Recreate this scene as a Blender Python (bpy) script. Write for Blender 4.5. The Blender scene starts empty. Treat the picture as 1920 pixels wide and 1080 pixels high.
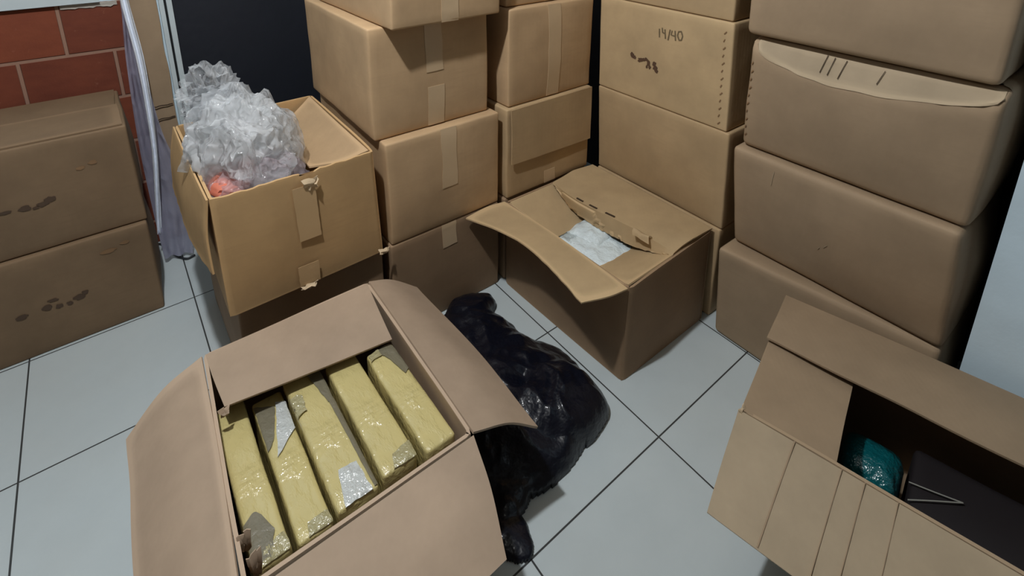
import bpy, math, random
from mathutils import Vector, Matrix, noise

# ------------------------------------------------------------------ units
T = 0.45            # one floor tile, metres. All plan numbers below are in tiles.
sc = bpy.context.scene
col = sc.collection

# ------------------------------------------------------------------ camera
def make_camera():
    f = 1004.0; cx = 960.0; cy = 91.0
    pitch, roll, yaw = .286, -.0075, .667
    loc = Vector((.792, -4.352, 3.138)) * T
    cp, sp = math.cos(pitch), math.sin(pitch)
    fw = Vector((math.sin(yaw)*cp, math.cos(yaw)*cp, -sp))
    r = Vector((math.cos(yaw), -math.sin(yaw), 0)); d = fw.cross(r)
    cr, sr = math.cos(roll), math.sin(roll)
    r2 = cr*r + sr*d; d2 = -sr*r + cr*d
    M = Matrix((r2, -d2, -fw)).transposed().to_4x4(); M.translation = loc
    cam = bpy.data.cameras.new('camera'); o = bpy.data.objects.new('camera', cam); col.objects.link(o)
    o.matrix_world = M
    cam.sensor_width = 36; cam.lens = 36*f/1920
    cam.shift_x = (960-cx)/1920; cam.shift_y = -(540-cy)/1920
    cam.clip_start = .02
    sc.camera = o
make_camera()

# ------------------------------------------------------------------ light
sc.view_settings.view_transform = 'Standard'; sc.view_settings.look = 'None'
sc.view_settings.gamma = 1; sc.view_settings.use_curve_mapping = False
sc.view_settings.exposure = 0.08
w = bpy.data.worlds.new('world'); sc.world = w; w.use_nodes = True
w.node_tree.nodes['Background'].inputs[0].default_value = (.55, .72, 1, 1)
w.node_tree.nodes['Background'].inputs[1].default_value = 0.0
LAMP = (.75, -2.45, 5.20)      # tiles
li = bpy.data.lights.new('ceiling_bulb_light', 'POINT'); li.energy = 92; li.color = (.96, .98, 1); li.shadow_soft_size = .035
lo = bpy.data.objects.new('ceiling_bulb_light', li); col.objects.link(lo); lo.location = Vector(LAMP)*T

# ------------------------------------------------------------------ materials
def mat(name):
    m = bpy.data.materials.new(name); m.use_nodes = True
    return m, m.node_tree.nodes, m.node_tree.links, m.node_tree.nodes['Principled BSDF']
def lin(c):
    return tuple(((v/255)/12.92 if v/255 <= .04045 else ((v/255+.055)/1.055)**2.4) for v in c) + (1,)
def mixrgb(N, L, a, b, fac, mode='MIX'):
    n = N.new('ShaderNodeMix'); n.data_type = 'RGBA'; n.blend_type = mode
    for sock, v in ((n.inputs[6], a), (n.inputs[7], b), (n.inputs[0], fac)):
        if hasattr(v, 'is_linked') or hasattr(v, 'links'): L.new(v, sock)
        else: sock.default_value = v
    return n.outputs[2]
def noise_tex(N, L, co, scale, detail=4, rough=.5):
    n = N.new('ShaderNodeTexNoise'); n.inputs['Scale'].default_value = scale
    n.inputs['Detail'].default_value = detail; n.inputs['Roughness'].default_value = rough
    L.new(co, n.inputs['Vector']); return n.outputs['Fac']
def ramp(N, L, fac, stops):
    r = N.new('ShaderNodeValToRGB'); e = r.color_ramp.elements
    while len(e) < len(stops): e.new(.5)
    for i, (p, c) in enumerate(stops): e[i].position = p; e[i].color = c
    L.new(fac, r.inputs[0]); return r.outputs[0]
def bump(N, L, b, h, dist, strength=1, normal=None):
    n = N.new('ShaderNodeBump'); n.inputs['Distance'].default_value = dist; n.inputs['Strength'].default_value = strength
    L.new(h, n.inputs['Height'])
    if normal: L.new(normal, n.inputs['Normal'])
    L.new(n.outputs[0], b.inputs['Normal']); return n.outputs[0]
def coords(N, L, scale=(1, 1, 1), rot=(0, 0, 0)):
    t = N.new('ShaderNodeTexCoord'); m = N.new('ShaderNodeMapping')
    m.inputs['Scale'].default_value = scale; m.inputs['Rotation'].default_value = rot
    L.new(t.outputs['Object'], m.inputs[0]); return m.outputs[0]

def cardboard(name, rgb, stain=.5, crease=.0, rough=.72):
    m, N, L, b = mat(name)
    co = coords(N, L)
    base = lin(rgb); dark = tuple(v*.82 for v in base[:3])+(1,); lite = tuple(min(1, v*1.08) for v in base[:3])+(1,)
    n1 = noise_tex(N, L, co, 5, 5, .6)
    c = mixrgb(N, L, dark, lite, ramp(N, L, n1, [(.3, (0, 0, 0, 1)), (.7, (1, 1, 1, 1))]))
    n2 = noise_tex(N, L, coords(N, L, (3, 3, 30)), 4, 3)
    c = mixrgb(N, L, c, tuple(v*.9 for v in base[:3])+(1,), ramp(N, L, n2, [(.5, (0, 0, 0, 1)), (.75, (stain,)*3+(1,))]))
    g = N.new('ShaderNodeNewGeometry')
    c = mixrgb(N, L, c, tuple(min(1, v*1.35) for v in base[:3])+(1,), ramp(N, L, g.outputs['Pointiness'], [(.508, (0, 0, 0, 1)), (.55, (.6, .6, .6, 1))]))
    L.new(c, b.inputs['Base Color']); b.inputs['Roughness'].default_value = rough
    b.inputs['Specular IOR Level'].default_value = .25
    wv = N.new('ShaderNodeTexWave'); wv.inputs['Scale'].default_value = 26; wv.inputs['Distortion'].default_value = .6
    wv.bands_direction = 'X'; L.new(coords(N, L, (1, 1, 0), (0, 0, .78)), wv.inputs[0])
    nb = bump(N, L, b, wv.outputs['Fac'], .00012, .6)
    n3 = noise_tex(N, L, co, 14, 4, .6)
    bump(N, L, b, n3, .002, .5, nb)
    return m
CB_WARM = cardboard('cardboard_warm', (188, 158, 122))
CB_TAN = cardboard('cardboard_tan', (180, 154, 118))
CB_GREY = cardboard('cardboard_greyish', (160, 138, 112))
CB_PINK = cardboard('cardboard_pinkish', (178, 156, 134), .2)
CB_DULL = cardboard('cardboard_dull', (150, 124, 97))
CB_VIGNETTE = cardboard('cardboard_vignette_dark', (128, 106, 82))  # left stack's darker tone stands in for lens vignetting
CB_PALE = cardboard('cardboard_pale', (190, 164, 126), .3)
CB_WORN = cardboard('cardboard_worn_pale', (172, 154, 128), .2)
CB_EDGE = cardboard('cardboard_core', (140, 110, 80), .3)
CB_OCHRE = cardboard('cardboard_ochre', (190, 156, 112))

def simple(name, rgb, rough=.5, metal=0, coat=0, bmp=None, spec=.5, mott=.12):
    m, N, L, b = mat(name); co = coords(N, L); base = lin(rgb)
    n = noise_tex(N, L, co, 9, 4)
    c = mixrgb(N, L, tuple(v*(1-mott) for v in base[:3])+(1,), tuple(min(1, v*(1+mott)) for v in base[:3])+(1,), n)
    L.new(c, b.inputs['Base Color']); b.inputs['Roughness'].default_value = rough; b.inputs['Metallic'].default_value = metal
    b.inputs['Coat Weight'].default_value = coat; b.inputs['Coat Roughness'].default_value = .08
    b.inputs['Specular IOR Level'].default_value = spec
    if bmp:
        h = noise_tex(N, L, co, bmp[0], 4, .6); nb = bump(N, L, b, h, bmp[1])
        L.new(nb, b.inputs['Coat Normal'])
    return m
TAPE = simple('packing_tape_tan', (198, 172, 138), .32, spec=.5, bmp=(40, .0006))
INK = simple('brown_ink', (86, 62, 44), .8)
INK2 = simple('faded_brown_ink', (80, 62, 47), .8)
TAPE2 = simple('packing_tape_ochre', (196, 164, 122), .35, bmp=(40, .0006))
CB_PALEG = cardboard('cardboard_pale_grey', (172, 154, 128), .3)
PEN = simple('pen_ink', (112, 96, 70), .8)
WORN = simple('torn_liner_edge', (214, 190, 156), .9, bmp=(90, .001))
SLIT = simple('dark_slit', (66, 50, 36), .9)

def yellow_wrap():
    m, N, L, b = mat('yellow_wrap_tape'); co = coords(N, L, (1, .35, 1), (0, 0, .5)); base = lin((208, 193, 132))
    n = noise_tex(N, L, coords(N, L), 12, 4)
    c = mixrgb(N, L, tuple(v*.86 for v in base[:3])+(1,), tuple(v*1.1 for v in base[:3])+(1,), n)
    L.new(c, b.inputs['Base Color']); b.inputs['Roughness'].default_value = .42
    b.inputs['Coat Weight'].default_value = 1; b.inputs['Coat Roughness'].default_value = .09
    h = noise_tex(N, L, coords(N, L, (1, .45, 1), (0, 0, -.6)), 30, 5, .62)
    h2 = ramp(N, L, h, [(.46, (0, 0, 0, 1)), (.72, (1, 1, 1, 1))])
    nb = bump(N, L, b, h2, .0024, .8)
    w1 = noise_tex(N, L, coords(N, L, (.6, 1.5, 1), (0, 0, .35)), 50, 2, .5)
    mk = ramp(N, L, noise_tex(N, L, coords(N, L), 9, 2), [(.46, (0, 0, 0, 1)), (.58, (1, 1, 1, 1))])
    mm = N.new('ShaderNodeMath'); mm.operation = 'MULTIPLY'; L.new(w1, mm.inputs[0]); L.new(mk, mm.inputs[1])
    bn = N.new('ShaderNodeBump'); bn.inputs['Distance'].default_value = .013; L.new(mm.outputs[0], bn.inputs['Height']); L.new(nb, bn.inputs['Normal'])
    L.new(bn.outputs[0], b.inputs['Coat Normal'])
    return m
YEL = yellow_wrap()
DUCT = simple('grey_tape_patch', (122, 116, 96), .45, coat=.5, bmp=(60, .003))
SILV = simple('glossy_film_patch', (176, 168, 128), .22, coat=1, bmp=(34, .012))
FILM_GLARE = simple('white_film_and_glare', (206, 210, 208), .2, coat=1, bmp=(30, .012))  # real film on one package, painted light reflection on another
BLACKBAG = simple('black_bin_liner', (9, 13, 26), .42, coat=.3, bmp=(12, .010), spec=.3)
FOLD_GLINT = simple('wrap_fold_glint_grey', (150, 150, 142), .4)  # pale grey for reflections painted along the wrap folds
TEAL = simple('teal_wrap', (8, 92, 98), .3, coat=1, bmp=(26, .014))
WHITEPK = simple('white_packet', (226, 240, 248), .35, coat=.5, bmp=(40, .008))
ORANGE = simple('orange_item', (212, 122, 98), .6)
CABLE = simple('grey_cable', (44, 48, 52), .5)
WHITEPAINT = simple('white_painted_wood', (196, 208, 212), .5)
WALLWHITE = simple('bluish_white_plaster', (204, 224, 235), .6, bmp=(60, .0006))
DARKWOOD = simple('dark_brown_door_paint', (26, 14, 18), .6)
BLACKPAINT = simple('black_door_paint', (22, 27, 38), .6, bmp=(30, .0015))
CEILM = simple('ceiling_paint', (120, 118, 112), .8)
WALLDIM = simple('dull_brown_wall_paint', (92, 74, 60), .8)

def film(name, op, rgb, rough=.2, scale=28, dist=.01):
    m, N, L, b = mat(name); b.inputs['Base Color'].default_value = lin(rgb); b.inputs['Roughness'].default_value = rough
    b.inputs['Coat Weight'].default_value = .8; b.inputs['Coat Roughness'].default_value = .06
    h = noise_tex(N, L, coords(N, L, (1, 1, .6)), scale, 2, .5); h = ramp(N, L, h, [(.40, (0, 0, 0, 1)), (.5, (1, 1, 1, 1)), (.60, (0, 0, 0, 1))]); nb = bump(N, L, b, h, dist); L.new(nb, b.inputs['Coat Normal'])
    tr = N.new('ShaderNodeBsdfTransparent'); tl = N.new('ShaderNodeBsdfTranslucent'); tl.inputs[0].default_value = lin(rgb)
    m1 = N.new('ShaderNodeMixShader'); m1.inputs[0].default_value = .45; L.new(b.outputs[0], m1.inputs[1]); L.new(tl.outputs[0], m1.inputs[2])
    m2 = N.new('ShaderNodeMixShader')
    lw = N.new('ShaderNodeLayerWeight'); lw.inputs[0].default_value = .35
    mr = N.new('ShaderNodeMapRange'); mr.inputs[3].default_value = op; mr.inputs[4].default_value = min(1, op+.45)
    L.new(lw.outputs['Facing'], mr.inputs[0]); L.new(mr.outputs[0], m2.inputs[0])
    L.new(tr.outputs[0], m2.inputs[1]); L.new(m1.outputs[0], m2.inputs[2])
    L.new(m2.outputs[0], N['Material Output'].inputs[0])
    return m
FILM = film('clear_crumpled_film', .18, (246, 250, 254), .15, 20, .008)
FILM_DENSE = film('milky_crumpled_film', .56, (250, 253, 255), .2, 20, .008)
FILM_PINK = film('pinkish_clear_film', .34, (232, 220, 228), .2, 26, .006)
DRAPE = film('hanging_clear_sheet', .42, (206, 208, 230), .35, 10, .004)
DRAPE_W = simple('white_plastic_fold', (232, 238, 248), .35, coat=.3, bmp=(30, .004), mott=.04)
CLEAR = film('clear_wrap', .12, (190, 196, 196), .12, 20, .004)

def floor_mat():
    m, N, L, b = mat('glazed_white_tiles')
    t = N.new('ShaderNodeTexCoord'); br = N.new('ShaderNodeTexBrick')
    L.new(t.outputs['Object'], br.inputs['Vector'])
    br.offset = 0; br.squash = 1
    br.inputs['Scale'].default_value = 1; br.inputs['Brick Width'].default_value = T; br.inputs['Row Height'].default_value = T
    br.inputs['Mortar Size'].default_value = .0022; br.inputs['Mortar Smooth'].default_value = .15; br.inputs['Bias'].default_value = -1
    br.inputs['Mortar'].default_value = lin((66, 68, 68))
    n = noise_tex(N, L, coords(N, L), 5, 5, .65)
    c = mixrgb(N, L, lin((190, 201, 204)), lin((207, 217, 219)), n)
    n2 = noise_tex(N, L, coords(N, L), 1.3, 3, .6)
    c = mixrgb(N, L, c, lin((184, 190, 189)), ramp(N, L, n2, [(.5, (0, 0, 0, 1)), (.8, (.6, .6, .6, 1))]))
    L.new(c, br.inputs['Color1']); L.new(c, br.inputs['Color2'])
    L.new(br.outputs['Color'], b.inputs['Base Color'])
    b.inputs['Roughness'].default_value = .32; b.inputs['Specular IOR Level'].default_value = .35
    inv = N.new('ShaderNodeMath'); inv.operation = 'SUBTRACT'; inv.inputs[0].default_value = 1; L.new(br.outputs['Fac'], inv.inputs[1])
    nb = bump(N, L, b, inv.outputs[0], .0012, .8)
    bump(N, L, b, noise_tex(N, L, coords(N, L), 9, 2), .0012, .3, nb)
    return m
def brick_mat():
    m, N, L, b = mat('red_clay_bricks')
    t = N.new('ShaderNodeTexCoord'); sx = N.new('ShaderNodeSeparateXYZ'); L.new(t.outputs['Object'], sx.inputs[0])
    cb = N.new('ShaderNodeCombineXYZ'); L.new(sx.outputs[0], cb.inputs[0]); L.new(sx.outputs[2], cb.inputs[1])
    mp = N.new('ShaderNodeMapping'); mp.inputs['Location'].default_value = (-.23*T, -.22*T, 0); L.new(cb.outputs[0], mp.inputs[0])
    br = N.new('ShaderNodeTexBrick'); L.new(mp.outputs[0], br.inputs[0]); br.offset = .5
    br.inputs['Scale'].default_value = 1; br.inputs['Brick Width'].default_value = .60*T; br.inputs['Row Height'].default_value = .41*T
    br.inputs['Mortar Size'].default_value = .007; br.inputs['Mortar Smooth'].default_value = .4; br.inputs['Bias'].default_value = 0
    br.inputs['Mortar'].default_value = lin((150, 116, 98))
    n = noise_tex(N, L, coords(N, L, (1, 1, 2.5)), 9, 5, .6)
    c1 = mixrgb(N, L, lin((88, 38, 22)), lin((124, 62, 40)), n)
    c2 = mixrgb(N, L, lin((108, 48, 28)), lin((140, 74, 46)), n)
    n2 = noise_tex(N, L, coords(N, L), 22, 4, .7)
    pale = ramp(N, L, n2, [(.62, (0, 0, 0, 1)), (.8, (.4, .4, .4, 1))])
    c1 = mixrgb(N, L, c1, lin((186, 140, 118)), pale); c2 = mixrgb(N, L, c2, lin((186, 140, 118)), pale)
    L.new(c1, br.inputs['Color1']); L.new(c2, br.inputs['Color2'])
    L.new(br.outputs['Color'], b.inputs['Base Color']); b.inputs['Roughness'].default_value = .8
    inv = N.new('ShaderNodeMath'); inv.operation = 'SUBTRACT'; inv.inputs[0].default_value = 1; L.new(br.outputs['Fac'], inv.inputs[1])
    nb = bump(N, L, b, inv.outputs[0], .004, .9); bump(N, L, b, n2, .003, .5, nb)
    return m

# ------------------------------------------------------------------ builders
def tag(o, label=None, cat=None, group=None, kind=None):
    if label: o['label'] = label
    if cat: o['category'] = cat
    if group: o['group'] = group
    if kind: o['kind'] = kind
    return o
def empty(name, loc, label, cat, group=None):
    o = bpy.data.objects.new(name, None); col.objects.link(o); o.location = Vector(loc)*T; o.empty_display_size = .05
    return tag(o, label, cat, group)
def mesh_obj(name, verts, faces, m, parent=None, smooth=True, angle=38, scale=T, label=None, loc=None):
    """verts in world tiles (scale=T); the origin goes to the parent's place or to loc"""
    me = bpy.data.meshes.new(name)
    o = bpy.data.objects.new(name, me)
    org = Vector((0, 0, 0))
    if parent:
        p = parent
        while p: org = org + p.location; p = p.parent
        o.parent = parent
    elif loc is not None:
        org = Vector(loc)*scale; o.location = org
    me.from_pydata([tuple(Vector(v)*scale - org) for v in verts], [], faces)
    me.validate(); me.update()
    if smooth:
        me.shade_smooth(); me.set_sharp_from_angle(angle=math.radians(angle))
    for mm in (m if isinstance(m, (list, tuple)) else [m]): me.materials.append(mm)
    col.objects.link(o)
    if label: o['label'] = label
    return o
def n3(p, f, s=0.0):
    q = Vector(p)*f + Vector((s*7.13, s*3.7, s*5.31)); return noise.noise(q)

def boxmesh(x0, x1, y0, y1, z0, z1):
    v = [(x, y, z) for z in (z0, z1) for y in (y0, y1) for x in (x0, x1)]
    f = [(0, 2, 3, 1), (4, 5, 7, 6), (0, 1, 5, 4), (2, 6, 7, 3), (0, 4, 6, 2), (1, 3, 7, 5)]
    return v, f
def struct(name, x0, x1, y0, y1, z0, z1, m):
    v, f = boxmesh(x0, x1, y0, y1, z0, z1)
    o = mesh_obj(name, v, f, m, smooth=False); o['kind'] = 'structure'; return o

def grid_slab(P, thick, nz=(0, 0, 1)):
    """P: rows of points (tiles) -> closed slab mesh, thickness along surface normals (downwards side)"""
    R, C = len(P), len(P[0]); up = Vector(nz); nor = []
    for i in range(R):
        for j in range(C):
            a = P[min(i+1, R-1)][j] - P[max(i-1, 0)][j]; b = P[i][min(j+1, C-1)] - P[i][max(j-1, 0)]
            n = b.cross(a)
            n = n.normalized() if n.length > 1e-9 else up.normalized()
            if n.dot(up) < 0: n = -n
            nor.append(n)
    v = [p for r in P for p in r]; v2 = [p - nor[k]*thick for k, p in enumerate(v)]
    f = []; K = R*C; idx = lambda i, j: i*C+j
    for i in range(R-1):
        for j in range(C-1):
            q = (idx(i, j), idx(i, j+1), idx(i+1, j+1), idx(i+1, j)); f.append(q); f.append(tuple(K+t for t in reversed(q)))
    for i in range(R-1):
        f.append((idx(i, 0), idx(i+1, 0), K+idx(i+1, 0), K+idx(i, 0))); f.append((idx(i+1, C-1), idx(i, C-1), K+idx(i, C-1), K+idx(i+1, C-1)))
    for j in range(C-1):
        f.append((idx(0, j+1), idx(0, j), K+idx(0, j), K+idx(0, j+1))); f.append((idx(R-1, j), idx(R-1, j+1), K+idx(R-1, j+1), K+idx(R-1, j)))
    return v+v2, f
def catmull(pts, t):
    n = len(pts)-1; x = min(max(t*n, 0), n-1e-9); i = int(x); u = x-i
    p1, p2 = pts[i], pts[i+1]; p0 = pts[i-1] if i else p1*2-p2; p3 = pts[i+2] if i+2 <= n else p2*2-p1
    return .5*((2*p1)+(p2-p0)*u+(2*p0-5*p1+4*p2-p3)*u*u+(3*p1-p0-3*p2+p3)*u*u*u)
def sheet(name, ctrl, m, parent, thick=.011, nu=14, nv=22, amp=.004, freq=3.0, seed=0, up=(0, 0, 1), linear_rows=False, label=None, rag=0, loc=None):
    """ctrl: rows of control points (tiles). rows[0] = hinge."""
    rows = [[Vector(p) for p in r] for r in ctrl]
    P = []
    for i in range(nu+1):
        t = i/nu; line = []
        for j in range(nv+1):
            s = j/nv
            cols = [catmull(r, s) if len(r) > 2 else r[0].lerp(r[1], s) for r in rows]
            if len(cols) == 2: p = cols[0].lerp(cols[1], t)
            elif linear_rows:
                x = min(t*(len(cols)-1), len(cols)-1-1e-9); k = int(x); p = cols[k].lerp(cols[k+1], x-k)
            else: p = catmull(cols, t)
            k = amp*min(1, 4*t) if amp else 0
            d = Vector((n3(p, freq, seed), n3(p, freq, seed+3), n3(p, freq, seed+6)))*k
            if rag and i == nu: d += Vector((n3(p, 22, seed), n3(p, 22, seed+2), 0))*rag
            line.append(p+d)
        P.append(line)
    v, f = grid_slab(P, thick, up)
    return mesh_obj(name, v, f, m, parent, label=label, loc=loc)

# ---- closed carton -------------------------------------------------
class Carton:
    """x0,x1,y0,y1,z0,z1 tiles. top=(dx,dy): shift of the top against the bottom. bul: bulge per face"""
    def __init__(s, x0, x1, y0, y1, z0, z1, m, label, top=(0, 0), rot=0, bul=None, r=.015, seed=0, amp=.008, crush=None, sag=0,
                 name='cardboard_box', cat='box', group=None, n=16, part='body', corners=None):
        s.cx, s.cy = (x0+x1)/2, (y0+y1)/2; s.w, s.l, s.h = x1-x0, y1-y0, z1-z0; s.z0 = z0
        s.top = top; s.rot = rot; s.bul = bul or {}; s.r = r; s.seed = seed; s.amp = amp; s.crush = crush; s.sag = sag
        s.corners = corners or {}
        s.root = empty(name, (s.cx, s.cy, z0), label, cat, group); s.m = m
        ax = []
        for d in (s.w, s.l, s.h):
            k = n; e = r/d
            ax.append(sorted(set([0, e*.35, e, 1-e, 1-e*.35, 1]+[e+(1-2*e)*i/k for i in range(1, k)])))
        V = {}; verts = []; faces = []
        def vid(a, b, c):
            key = (a, b, c)
            if key not in V: V[key] = len(verts); verts.append(s.f((ax[0][a]-.5)*s.w, (ax[1][b]-.5)*s.l, ax[2][c]*s.h))
            return V[key]
        A, B, Cn = (len(t)-1 for t in ax)
        for i in range(A):
            for j in range(B):
                faces.append((vid(i, j, Cn), vid(i+1, j, Cn), vid(i+1, j+1, Cn), vid(i, j+1, Cn)))
                faces.append((vid(i, j, 0), vid(i, j+1, 0), vid(i+1, j+1, 0), vid(i+1, j, 0)))
        for i in range(A):
            for k in range(Cn):
                faces.append((vid(i, 0, k), vid(i+1, 0, k), vid(i+1, 0, k+1), vid(i, 0, k+1)))
                faces.append((vid(i, B, k), vid(i, B, k+1), vid(i+1, B, k+1), vid(i+1, B, k)))
        for j in range(B):
            for k in range(Cn):
                faces.append((vid(0, j, k), vid(0, j, k+1), vid(0, j+1, k+1), vid(0, j+1, k)))
                faces.append((vid(A, j, k), vid(A, j+1, k), vid(A, j+1, k+1), vid(A, j, k+1)))
        s.body = mesh_obj(part, verts, faces, m, s.root, angle=50)
    def f(s, x, y, z, off=0.0):
        w2, l2, h = s.w/2, s.l/2, s.h; r = s.r
        p = Vector((x, y, z)); q = Vector((max(-w2+r, min(w2-r, x)), max(-l2+r, min(l2-r, y)), max(r, min(h-r, z))))
        d = p-q
        if d.length > 1e-7: p = q + d.normalized()*(r+off)
        X, Y, Z = 2*x/s.w, 2*y/s.l, 2*z/h-1
        fx, fy, fz = max(0, 1-X*X), max(0, 1-Y*Y), max(0, 1-Z*Z)
        b = s.bul; e = 3
        p.x += -b.get('-x', 0)*max(0, -X)**e*fy*fz + b.get('+x', 0)*max(0, X)**e*fy*fz
        p.y += -b.get('-y', 0)*max(0, -Y)**e*fx*fz + b.get('+y', 0)*max(0, Y)**e*fx*fz
        p.z += -s.sag*max(0, Z)**e*fx*fy
        t = z/h
        if s.crush:                       # crushed upper edge along the -x face
            depth, height, y0, y1 = s.crush
            if X < -.9:
                zz = h - height*(1-max(0, (abs(y/l2-.0)-.55))/.45*.7)
                if z > zz: p.x += depth*(z-zz)/(h-zz+1e-6)
        k = s.amp
        low = min(1, t*5)
        p += Vector((n3(p, 1.6, s.seed), n3(p, 1.6, s.seed+11), 0))*k*low + Vector((n3(p, 5, s.seed+2), n3(p, 5, s.seed+5), 0))*k*.45
        p.x += s.top[0]*t; p.y += s.top[1]*t
        for (sx, sy), (dx, dy) in s.corners.items():    # corner posts pushed in or out
            wgt = max(0, (1+sx*X)/2)*max(0, (1+sy*Y)/2); p.x += dx*wgt*t; p.y += dy*wgt*t
        c, sn = math.cos(s.rot), math.sin(s.rot)
        return Vector((s.cx+c*p.x-sn*p.y, s.cy+sn*p.x+c*p.y, s.z0+p.z))
    def pt(s, face, a, z, off=.002):
        """point on a face, a = world-ish coordinate along the face measured from the box centre"""
        w2, l2 = s.w/2, s.l/2
        if face == '-y': return s.f(a, -l2, z, off)
        if face == '-x': return s.f(-w2, a, z, off)
        if face == '+y': return s.f(a, l2, z, off)
        if face == 'top': return s.f(a, z, s.h, off)
    def patch(s, name, face, a0, a1, z0, z1, m, off=.0035, nu=6, nv=10, skew=0, rag=0, label=None, parent=None):
        P = []
        for i in range(nu+1):
            row = []
            for j in range(nv+1):
                z = z0+(z1-z0)*j/nv; a = a0+(a1-a0)*i/nu + skew*(j/nv)
                if rag: a += rag*n3((a*9, z*9, i), 1, s.seed) if i in (0, nu) else 0; z += rag*n3((a*9, 3, z*9), 1.3, s.seed) if j in (0, nv) else 0
                row.append(s.pt(face, a, z, off))
            P.append(row)
        up = {'-y': (0, -1, 0), '-x': (-1, 0, 0), '+y': (0, 1, 0), 'top': (0, 0, 1)}[face]
        v, f = grid_slab(P, .003, up)
        return mesh_obj(name, v, f, m, parent or s.root, label=label)
    def stroke(s, polys, face, width, m, name, off=.004, label=None):
        V = []; F = []
        for pl in polys:
            pts = []
            for k in range(len(pl)-1):
                (a, b), (c, d) = pl[k], pl[k+1]; n = max(1, int(math.hypot(c-a, d-b)/.012))
                pts += [(a+(c-a)*i/n, b+(d-b)*i/n) for i in range(n)]
            pts.append(pl[-1]); base = len(V)
            for k, (a, z) in enumerate(pts):
                a2, z2 = pts[min(k+1, len(pts)-1)]; a1, z1 = pts[max(k-1, 0)]
                dx, dz = a2-a1, z2-z1; L = math.hypot(dx, dz) or 1; nx, nz = -dz/L*width/2, dx/L*width/2
                wv = 1+.35*n3((a*30, z*30, 0), 1)
                V.append(s.pt(face, a+nx*wv, z+nz*wv, off)); V.append(s.pt(face, a-nx*wv, z-nz*wv, off))
            for k in range(len(pts)-1):
                q = base+2*k; F.append((q, q+1, q+3, q+2))
        # give the ink a thin body
        K = len(V); up = {'-y': Vector((0, -1, 0)), '-x': Vector((-1, 0, 0)), 'top': Vector((0, 0, 1))}[face]
        V += [v-up*.0025 for v in V]; F += [tuple(K+i for i in reversed(f)) for f in F]
        return mesh_obj(name, V, F, m, s.root, label=label)
    def blots(s, spots, face, m, name, off=.004, label=None):
        up = {'-y': Vector((0, -1, 0)), '-x': Vector((-1, 0, 0))}[face]
        for k, (a, z, ra, rz) in enumerate(spots):
            V = []; F = []; base = 0; n = 18; V.append(s.pt(face, a, z, off))
            for i in range(n):
                t = 2*math.pi*i/n; rr = 1+.55*n3((math.cos(t)*1.4, math.sin(t)*1.4, k*3.1+s.seed), 1)
                V.append(s.pt(face, a+ra*rr*math.cos(t), z+rz*rr*math.sin(t), off))
            for i in range(n): F.append((base, base+1+i, base+1+(i+1) % n))
            K = len(V); V += [v-up*.0025 for v in V]; F += [tuple(K+i for i in reversed(f)) for f in F]
            mesh_obj(name, V, F, m, s.root, label=label)

# ---- open carton shell ----------------------------------------------
def open_shell(name, corners, z0, z1, m, parent, t=.016, seed=0, amp=.006, bow=(0, 0, 0, 0), nseg=14, rimfn=None, top=None, taper=None):
    """corners: 4 plan points (tiles) counter-clockwise at the bottom, top = the same at the rim"""
    cb = [Vector((*c, 0)) for c in corners]; ct = [Vector((*c, 0)) for c in (top or corners)]
    cen = sum(ct, Vector())/4
    V = []; F = []
    levels = [0, .02, .1, .25, .4, .55, .7, .82, .92, .98, 1]
    def ring(tz, inset, z):
        pts = []
        cs = [b.lerp(c, tz) for b, c in zip(cb, ct)]; cn = sum(cs, Vector())/4
        for k in range(4):
            a, b = cs[k], cs[(k+1) % 4]; e = (b-a).normalized(); out = Vector((e.y, -e.x, 0))
            L = (b-a).length
            ep = [.0, .012/L*1.0, .03/L] + [i/nseg for i in range(1, nseg)] + [1-.03/L, 1-.012/L]
            for s_ in sorted(ep):
                p = a.lerp(b, s_)
                p = p + out*bow[k]*4*s_*(1-s_)*math.sin(math.pi*min(1, tz*.8+.1))
                # rounded corner
                dcorner = min(s_, 1-s_)*L
                p = p - out*max(0, .010*(1-dcorner/.03))
                p = p + out*(n3((p.x, p.y, z), 2.2, seed)*amp*min(1, tz*4))
                p = p - out*inset - (e*inset if s_*L > L-.04 and False else Vector())
                pts.append(Vector((p.x, p.y, z)))
        return pts
    rings = []
    for tz in levels: rings.append(ring(tz, 0, z0+(z1-z0)*tz))
    for tz in reversed(levels):
        z = z0+(z1-z0)*tz + (0 if tz > .5 else t*(1-tz)) 
        rr = ring(tz, t, max(z, z0+t)); 
        # pull corners in both ways
        out = []
        n = len(rr)//4; cs = [b.lerp(c, tz) for b, c in zip(cb, ct)]
        for k in range(4):
            a, b = cs[k], cs[(k+1) % 4]; e = (b-a).normalized(); L = (b-a).length
            for i in range(n):
                p = rr[k*n+i]; d = (Vector((p.x, p.y, 0))-a).dot(e)
                d2 = max(t, min(L-t, d)); out.append(p+e*(d2-d))
        rings.append(out)
    n = len(rings[0])
    if rimfn:
        for k in (len(levels)-1, len(levels)):
            rings[k] = [rimfn(p) for p in rings[k]]
    for r in rings: V += r
    for k in range(len(rings)-1):
        for i in range(n):
            F.append((k*n+i, k*n+(i+1) % n, (k+1)*n+(i+1) % n, (k+1)*n+i))
    F.append(tuple(reversed(range(n)))); F.append(tuple((len(rings)-1)*n+i for i in range(n)))
    return mesh_obj(name, V, F, m, parent, angle=40)

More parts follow.
